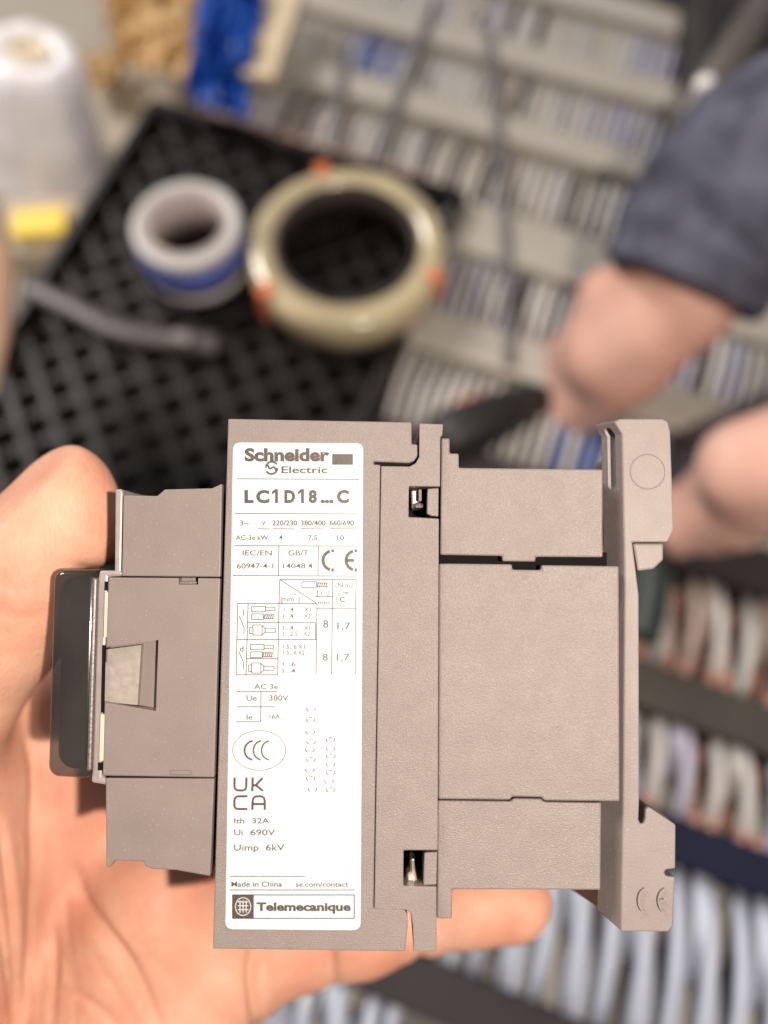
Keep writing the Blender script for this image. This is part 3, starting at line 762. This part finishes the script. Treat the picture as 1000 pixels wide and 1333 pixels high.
# ------------------------------------------------------------------ rating label and its print
def rrect(x0, y0, x1, y1, r, z):
    pts = []
    a = [dv(*c_, z) for c_ in ((303.5, 576), (473, 577), (469.5, 1211), (293.5, 1209.5))]
    for i in range(4):
        p, q0, q1 = Vector(a[i]), Vector(a[i - 1]), Vector(a[(i + 1) % 4])
        d0, d1 = (q0 - p).normalized() * r, (q1 - p).normalized() * r
        for k in range(7):
            t = k / 6
            pts.append(tuple((p + d0) * (1 - t) ** 2 + p * 2 * t * (1 - t) + (p + d1) * t * t))
    return pts
bm = bmesh.new(); add_prism(bm, rrect(0, 0, 0, 0, .0011, .09), .09 * MM, .0 * MM); label = bm_obj('rating_label', bm, M['label'], con)
ZP = .105
class Ink:
    def __init__(s): s.v = []; s.f = []
    def poly(s, px):
        i = len(s.v); s.v += [(*dv(x, y, ZP), ZP * MM) for x, y in px]; s.f.append(list(range(i, i + len(px))))
    def rect(s, x0, y0, x1, y1): s.poly([(x0, y0), (x1, y0), (x1, y1), (x0, y1)])
    def line(s, pts, wd=.8, closed=False):
        wd = max(wd, 1.1) if wd < 1.2 else wd
        pts = list(pts) + ([pts[0]] if closed else [])
        for (x0, y0), (x1, y1) in zip(pts, pts[1:]):
            l = math.hypot(x1 - x0, y1 - y0) or 1; nx, ny = -(y1 - y0) / l * wd / 2, (x1 - x0) / l * wd / 2
            s.poly([(x0 + nx, y0 + ny), (x1 + nx, y1 + ny), (x1 - nx, y1 - ny), (x0 - nx, y0 - ny)])
    def arc(s, cx, cy, rx, ry, a0, a1, wd=.8, n=24):
        """a strip of even width along an elliptic arc; degrees, clockwise on the picture"""
        i = len(s.v)
        for k in range(n + 1):
            a = math.radians(a0 + (a1 - a0) * k / n)
            for e in (wd / 2, -wd / 2):
                s.v.append((*dv(cx + (rx + e) * math.cos(a), cy + (ry + e) * math.sin(a), ZP), ZP * MM))
        for k in range(n): s.f.append([i + 2 * k, i + 2 * k + 1, i + 2 * k + 3, i + 2 * k + 2])
    def box(s, x0, y0, x1, y1, wd=.8): s.line([(x0, y0), (x1, y0), (x1, y1), (x0, y1)], wd, True)
    def text(s, t, x0, x1, ytop, ybase, bold=0.0, rot=None):
        """fit a line of letters to x0..x1 with capitals from ytop to ybase"""
        cu = bpy.data.curves.new('t', 'FONT'); cu.body = t; cu.offset = bold + .010; cu.resolution_u = 4
        o = bpy.data.objects.new('t', cu); C.objects.link(o)
        dg = bpy.context.evaluated_depsgraph_get(); me = bpy.data.meshes.new_from_object(o.evaluated_get(dg))
        bpy.data.objects.remove(o)
        co = np.array([v.co[:2] for v in me.vertices])
        xa, xb = co[:, 0].min(), co[:, 0].max()
        cap = 0.73 + 2 * bold
        i = len(s.v)
        for x, y in co:
            px = x0 + (x - xa) / (xb - xa) * (x1 - x0); py = ybase - (y + bold) / cap * (ybase - ytop)
            s.v.append((*dv(px, py, ZP), ZP * MM))
        s.f += [[i + k for k in p.vertices] for p in me.polygons]
        bpy.data.meshes.remove(me)
    def make(s, name, m):
        me = bpy.data.meshes.new(name); me.from_pydata(s.v, [], s.f); me.update()
        o = link(name, me, M[m], label)
        for p in me.polygons:
            pass
        bm = bmesh.new(); bm.from_mesh(me)
        for f in bm.faces:
            f.normal_update()
            if f.normal.z < 0: f.normal_flip()
        bm.to_mesh(me); bm.free(); return o
HERE_PRINT = True
# maker's name
k = Ink()
k.text('Schneider', 318.5, 429, 582.5, 600.5, .035)
k.rect(432.5, 591, 459.5, 605)
k.make('maker_lettering', 'ink')
k = Ink(); k.text('Electric', 366.5, 426.5, 606.5, 616, .006)
k.arc(354, 608.2, 7.6, 7.2, 175, 330, 2.6, 14); k.arc(353.4, 609.6, 7.6, 7.4, -5, 150, 2.6, 14)
k.line([(348.5, 605), (351, 610.5), (357, 607.5), (359.5, 612.5)], 2.4)
k.make('maker_emblem', 'ink')
# type number
k = Ink()
def z1(x): return 270 + x / 4.348
for t_, a, b in (('L', 210, 262), ('C', 276, 352), ('D', 436, 497), ('8', 573, 620), ('...', 640, 715), ('C', 733, 802)): k.text(t_, z1(a), z1(b), 637.0, 654.8, .040)
for a in (368, 515):
    x_ = z1(a + 32); k.rect(x_ - 3.8, 636.6, x_, 655); k.poly([(x_ - 3.8, 636.6), (x_ - 3.8, 641.2), (x_ - 8, 643.8), (x_ - 8, 640.2)])
k.make('type_number', 'ink')
# ratings
k = Ink()
for y, a, b in ((623.3, 308, 468), (668.5, 306, 466), (710.3, 305, 467), (749.3, 303, 465)): k.line([(a, y), (b, y + .6)], .9)
k.text('3~', 312.5, 324, 677, 684); k.text('V', 340.5, 346, 677, 684)
for t_, a, b in (('220/230', 354.5, 387), ('380/400', 391.5, 424), ('660/690', 429, 461)): k.text(t_, a, b, 677, 684, .012)
for a, b in ((336, 352), (355, 384.5), (392, 421.5), (429.5, 465)): k.line([(a, 688.3), (b, 688.6)], .9)
k.text('AC-3e kW', 307, 349.5, 696.3, 702.8, .004); k.text('4', 363, 368, 696, 702.8); k.text('7,5', 401, 413.3, 696.3, 703); k.text('10', 438.5, 448, 696.3, 703)
k.text('IEC/EN', 316, 354, 716, 723); k.text('60947-4-1', 308.5, 356, 733, 740); k.text('GB/T', 375.5, 402, 716, 723); k.text('14048.4', 368.5, 407, 733, 739.8)
k.line([(363.2, 711), (362.6, 749)]); k.line([(414.5, 711), (414, 749)])
k.make('rating_lettering', 'ink')
k = Ink()
k.arc(433, 729.5, 12.4, 12.4, 105, 255, 4.2, 22); k.arc(463, 729.5, 12.4, 12.4, 105, 255, 4.2, 22)
k.rect(451, 727.4, 461, 731.6)
for cx_ in (431.5, 461.5): k.rect(cx_, 715, cx_ + 3.4, 719.2); k.rect(cx_, 739.8, cx_ + 3.4, 744)
k.make('conformity_mark', 'ink')
# wiring table
k = Ink()
def zz(x, y): return (270 + x / 4.348, 740 + y / 4.348)
def zl(*p, wd=.75): k.line([zz(*q_) for q_ in p], wd)
zl((410, 62), (843, 62)); zl((410, 62), (406, 198)); zl((710, 62), (703, 600)); zl((843, 62), (838, 230)); zl((410, 62), (620, 198)); zl((606, 158), (710, 158))
zl((620, 228), (842, 228)); zl((170, 198), (620, 198)); zl((172, 198), (163, 602)); zl((231, 198), (219, 602)); zl((406, 198), (398, 602)); zl((621, 198), (615, 602))
zl((228, 305), (612, 305)); zl((168, 402), (618, 402)); zl((222, 510), (400, 510)); zl((163, 602), (400, 602))
for dy, dx in ((0, 0), (215, -7)):
    def rb(x0, y0, x1, y1): k.box(*zz(x0 + dx, y0 + dy), *zz(x1 + dx, y1 + dy), .7)
    rb(250, 215, 328, 245); rb(328, 219, 383, 237); rb(250, 257, 318, 289)
    for j in range(5): zl((320 + j * 12 + dx, 285 + dy), (328 + j * 12 + dx, 262 + dy), wd=1.3)
    zl((318 + dx, 262 + dy), (380 + dx, 262 + dy)); zl((318 + dx, 285 + dy), (380 + dx, 285 + dy))
    rb(240, 332, 258, 368); rb(258, 320, 310, 377); zl((310 + dx, 322 + dy), (327 + dx, 340 + dy), (327 + dx, 362 + dy), (310 + dx, 375 + dy)); rb(327, 338, 385, 361)
    zl((205 + dx * .5, 230 + dy), (204 + dx * .5, 268 + dy), wd=.9) if dy == 0 else None
    zl((180 + dx * .3, 268 + dy * .93), (208 + dx * .3, 335 + dy * .93), (207 + dx * .3, 372 + dy * .93), wd=.8)
k.box(*zz(536, 75), *zz(619, 108), .7)
for j in range(5): zl((622 + j * 12, 103), (630 + j * 12, 82), wd=1.3)
zl((620, 82), (682, 82)); zl((620, 104), (682, 104)); zl((624, 122), (623, 163)); zl((684, 122), (683, 163)); zl((646, 130), (650, 152))
zl((418, 160), (417, 193), (426, 193)); zl((520, 160), (519, 195))
k.arc(*zz(768, 175), 8.6, 8.6, 70, 330, .8); zl((772, 138), (797, 138), (788, 132))
k.make('wiring_table', 'ink_mid')
k = Ink()
def zt(t_, x0, x1, y0, y1, b=0.0): a, c_ = zz(x0, y0), zz(x1, y1); k.text(t_, a[0], c_[0], a[1], c_[1], b)
zt('mm', 425, 490, 158, 186); zt('2', 490, 502, 134, 150); zt('mm', 628, 690, 180, 203); zt('(N.m)', 725, 822, 80, 106); zt('C', 750, 780, 160, 190, .02)
zt('1...4', 432, 488, 218, 244); zt('X1', 548, 585, 218, 244); zt('1...4', 430, 487, 255, 281); zt('X2', 547, 584, 255, 281); zt('1...4', 430, 487, 322, 348); zt('X1', 546, 582, 322, 348)
zt('8', 655, 685, 290, 335); zt('1,7', 735, 810, 303, 345); zt('d', 183, 205, 436, 470)
k.make('table_lettering', 'ink_mid')
k = Ink()
zt('1...2.5', 430, 512, 356, 381); zt('X2', 543, 582, 356, 381)
zt('1.5...6', 428, 506, 428, 455); zt('X1', 512, 552, 428, 455); zt('1.5...6', 428, 506, 462, 488); zt('X2', 512, 550, 462, 488)
zt('1...6', 426, 500, 528, 553); zt('1...4', 426, 498, 566, 592); zt('8', 652, 682, 480, 521); zt('1,7', 733, 805, 480, 521)
zl((838, 230), (838, 600), wd=.5); zl((612, 305), (612, 400), wd=.5)
zt('AC 3e', 265, 400, 652, 683); zt('Ue', 222, 280, 716, 748); zt('380V', 350, 458, 716, 748); zt('Ie', 222, 256, 824, 855); zt('16A', 352, 412, 824, 850)
zl((165, 697), (395, 697)); zl((165, 783), (385, 783)); zl((162, 868), (300, 868)); zl((304, 700), (302, 868), wd=.9)
k.make('glare_faded_lettering', 'ink_pale')
# CCC oval
k = Ink(); k.arc(337.5, 976.8, 34.5, 25.8, 0, 360, .8, 60)
def y3(x, y): return (270 + x / 4.166, 930 + y / 4.166)
for x_, w_ in ((262, 2.6), (306, 2.2), (350, 2.0)):
    cx_, cy_ = y3(x_, 195); k.arc(cx_ - 2, cy_, 12.5 if x_ < 300 else 11.5, 12.4, 100, 262, w_, 18)
k.make('certification_oval', 'ink_mid')
# UK CA
k = Ink(); S_ = 3.0
def p3(*pts, wd=S_): k.line([y3(*q_) for q_ in pts], wd)
p3((148, 342), (147, 395)); p3((212, 342), (211, 395)); p3((147, 395), (152, 406), (162, 412), (198, 412), (207, 406), (211, 395))
p3((246, 342), (244, 417)); p3((246, 385), (262, 385), (300, 344)); p3((262, 383), (302, 415))
p3((218, 444), (165, 444), (152, 450), (147, 462), (146, 496), (151, 508), (163, 513), (217, 513))
p3((244, 518), (246, 466), (252, 450), (266, 444), (292, 444), (305, 450), (311, 464), (312, 518)); p3((246, 486), (310, 486))
k.make('conformity_mark', 'ink')
k = Ink()
def yt(t_, x0, x1, y0, y1, b=0.0): a, c_ = y3(x0, y0), y3(x1, y1); k.text(t_, a[0], c_[0], a[1], c_[1], b)
yt('Ith', 146, 200, 560, 591); yt('32A', 243, 336, 560, 591); yt('Ui', 145, 192, 622, 655); yt('690V', 233, 368, 622, 655); yt('Uimp', 144, 278, 703, 738); yt('6kV', 317, 418, 703, 738)
k.make('insulation_lettering', 'ink_pale')
# worn column printing, glare put into its shape: only scraps of strokes are left
k = Ink()
for i, (x_, y_) in enumerate([(562, -30), (560, 28), (558, 95), (562, 148), (556, 192), (562, 245), (556, 300), (560, 345), (570, 405), (668, 135), (668, 185), (670, 225), (668, 270), (668, 315), (660, 362), (668, 408)]):
    cx_, cy_ = y3(x_, y_)
    k.arc(cx_, cy_, 5.6, 3.4, 120, 205, 1.3, 6)
    k.arc(cx_, cy_, 5.6, 3.4, -30, 55, 1.2, 6)
    if i % 2: k.line([(cx_ - 2, cy_ - 2.6), (cx_ + 2.5, cy_ - 2.2)], 1.1)
k.make('worn_glare_column_print', 'ink_pale')
k = Ink(); k.line([y3(120, 878), y3(530, 878)], .9); k.line([y3(120, 952), y3(800, 952)], .8)
yt('Made in China', 130, 405, 905, 934, .006); yt('se.com/contact', 480, 765, 907, 934, .004)
k.make('origin_lettering', 'ink_mid')
k = Ink(); k.box(*y3(137, 979), *y3(797, 1106), 1.3); k.rect(*y3(137, 979), *y3(252, 1106)); k.make('maker_frame', 'ink')
k = Ink(); yt('Telemecanique', 266, 778, 1017, 1066, .030); k.make('maker_lettering', 'ink')
ZP = .115
k = Ink(); cx_, cy_ = y3(194, 1042); k.arc(cx_, cy_, 10, 11.5, 0, 360, 1.0, 30)
for dx in (-4, 0, 4): k.line([(cx_ + dx, cy_ - 8), (cx_ + dx, cy_ + 8)], .9)
for dy in (-6, -1, 4): k.line([(cx_ - 7, cy_ + dy), (cx_ + 7, cy_ + dy)], .9)
k.make('maker_emblem', 'label')
# raised CE on the foot
ZP = -1.88
k = Ink(); k.arc(840, 1171, 9.5, 15, 100, 260, 2.6, 16); k.arc(866, 1171, 9.5, 15, 100, 260, 2.6, 16); k.rect(857, 1169.5, 864, 1172)
o = k.make('moulded_mark', 'plastic_foot'); o.parent = con
bm = bmesh.new(); bm.from_mesh(o.data)
r = bmesh.ops.extrude_face_region(bm, geom=bm.faces[:]); bmesh.ops.translate(bm, vec=(0, 0, .00045), verts=[g for g in r['geom'] if isinstance(g, bmesh.types.BMVert)])
bmesh.ops.recalc_face_normals(bm, faces=bm.faces[:]); bm.to_mesh(o.data); bm.free()

# ================================================================== THE OTHER PERSON
M['skin2'] = skin('worker_skin', (0.60, 0.38, 0.32), (0.52, 0.29, 0.22), .35, .004)
M['sleeve'] = mat('navy_sleeve', (0.066, 0.070, 0.100), .8, .3, (55, .55), (60, .8, .004))
CIm = CM.inverted()
def cv(px, py, dist):
    """pixel and distance (mm) in the camera frame (mm)"""
    return ((px - 500.0) / FPX * dist, (666.5 - py) / FPX * dist, -dist)
per = empty('person', CM.copy(), 'person in a navy sleeve reaching over the wired plate, only the arms in view', 'person')
def arm(chains, k, pad=24, h=1.6):
    pts = np.array([cv(*p[:3]) for ch_ in chains for p in ch_]); lo = pts.min(0) - pad - 14; hi = pts.max(0) + pad + 14
    P = grid(lo, hi, h); d = None
    for ch_ in chains:
        c0 = None
        for a, b in zip(ch_, ch_[1:]):
            c_ = cone(P, cv(*a[:3]), cv(*b[:3]), a[3], b[3]); c0 = c_ if c0 is None else smin(c0, c_, 4)
        d = c0 if d is None else smin(d, c0, k)
    V, Q = surface_nets(d, lo, h); return body_mesh('arm', V, Q)
a1 = arm([[(985, 255, 362, 24), (880, 390, 385, 25), (838, 432, 392, 23), (790, 462, 402, 21)],
          [(838, 400, 392, 21), (796, 392, 400, 15), (770, 440, 412, 13)],
          [(804, 468, 404, 17), (752, 500, 434, 12), (712, 548, 456, 10), (706, 566, 466, 8.5)],
          [(794, 448, 406, 15), (744, 470, 438, 11.5), (704, 516, 460, 9.5), (698, 540, 470, 8)],
          [(808, 490, 404, 15), (764, 532, 432, 11), (730, 572, 452, 9)],
          [(784, 438, 410, 11), (740, 455, 448, 9), (706, 488, 468, 7.5)],
          [(830, 480, 395, 13), (780, 518, 420, 10), (736, 540, 440, 8.5)]], 7)
link('arm', a1, M['skin2'], per)
a2 = arm([[(1180, 560, 330, 30), (1010, 606, 345, 22), (972, 610, 350, 20)],
          [(985, 620, 350, 16), (935, 650, 372, 10), (878, 690, 392, 8)],
          [(975, 640, 356, 14), (930, 672, 376, 9.5), (885, 705, 394, 7.5)],
          [(985, 600, 352, 14), (930, 625, 380, 9.5), (880, 660, 398, 8)],
          [(1000, 650, 352, 14), (965, 685, 368, 9.5), (930, 700, 385, 8)]], 6)
link('arm', a2, M['skin2'], per)
pts = spline([cv(886, 376, 374), cv(922, 312, 368), cv(985, 258, 360), cv(1080, 215, 352), cv(1240, 160, 340)], 6)
bm = bmesh.new(); n = len(pts)
rads = [33.0 + 1.2 * math.sin(i * 1.7) + (1.2 if i < 3 else 0) + min(i, 14) * 1.15 for i in range(n)]
outer = add_tube(bm, pts, rads, 36, 1.0, cap=False); inner = add_tube(bm, pts, [r_ - 2.2 for r_ in rads], 36, 1.0, cap=False)
for i_ in (0, -1):
    for k_ in range(36): bm.faces.new((outer[i_][k_], outer[i_][(k_ + 1) % 36], inner[i_][(k_ + 1) % 36], inner[i_][k_]))
rnd = random.Random(4)
for v in bm.verts: v.co += Vector((rnd.uniform(-.5, .5), rnd.uniform(-.5, .5), rnd.uniform(-.5, .5)))
bmesh.ops.scale(bm, vec=(MM, MM, MM), verts=bm.verts)
bm_obj('sleeve', bm, M['sleeve'], per, True)
# the black tool in that hand
tl = empty('screwdriver', CM.copy(), 'black handled screwdriver with orange and green bands held in the shaded hand', 'screwdriver')
def tube_cv(name, pts, rad, m, n=14):
    bm = bmesh.new(); add_tube(bm, [Vector(cv(*p)) for p in pts], rad, n); bmesh.ops.scale(bm, vec=(MM, MM, MM), verts=bm.verts); return bm_obj(name, bm, m, tl, True)
M['grip'] = mat('black_grip', (.010, .010, .010), .5)
tube_cv('grip', [(720, 515, 446), (640, 545, 430), (590, 566, 424), (560, 590, 422)], [9, 13, 14, 11], M['grip'])
tube_cv('collar', [(700, 498, 446), (676, 506, 444)], [6, 7], mat('green_collar', (.02, .10, .06), .4))
tube_cv('band', [(596, 532, 432), (640, 518, 436)], [4, 4], M['orange'])
# dark cable bundle near the foot
bm = bmesh.new(); add_tube(bm, spline([bench(x, y, .058) for x, y in ((836, 700), (848, 745), (846, 790), (835, 830))], 5), .008, 10)
tag(bm_obj('cable', bm, mat('green_black_cable', (.012, .022, .020), .5), smooth=True), 'dark green black cable just right of the mounting foot', 'cable', 'dark cables over the plate')
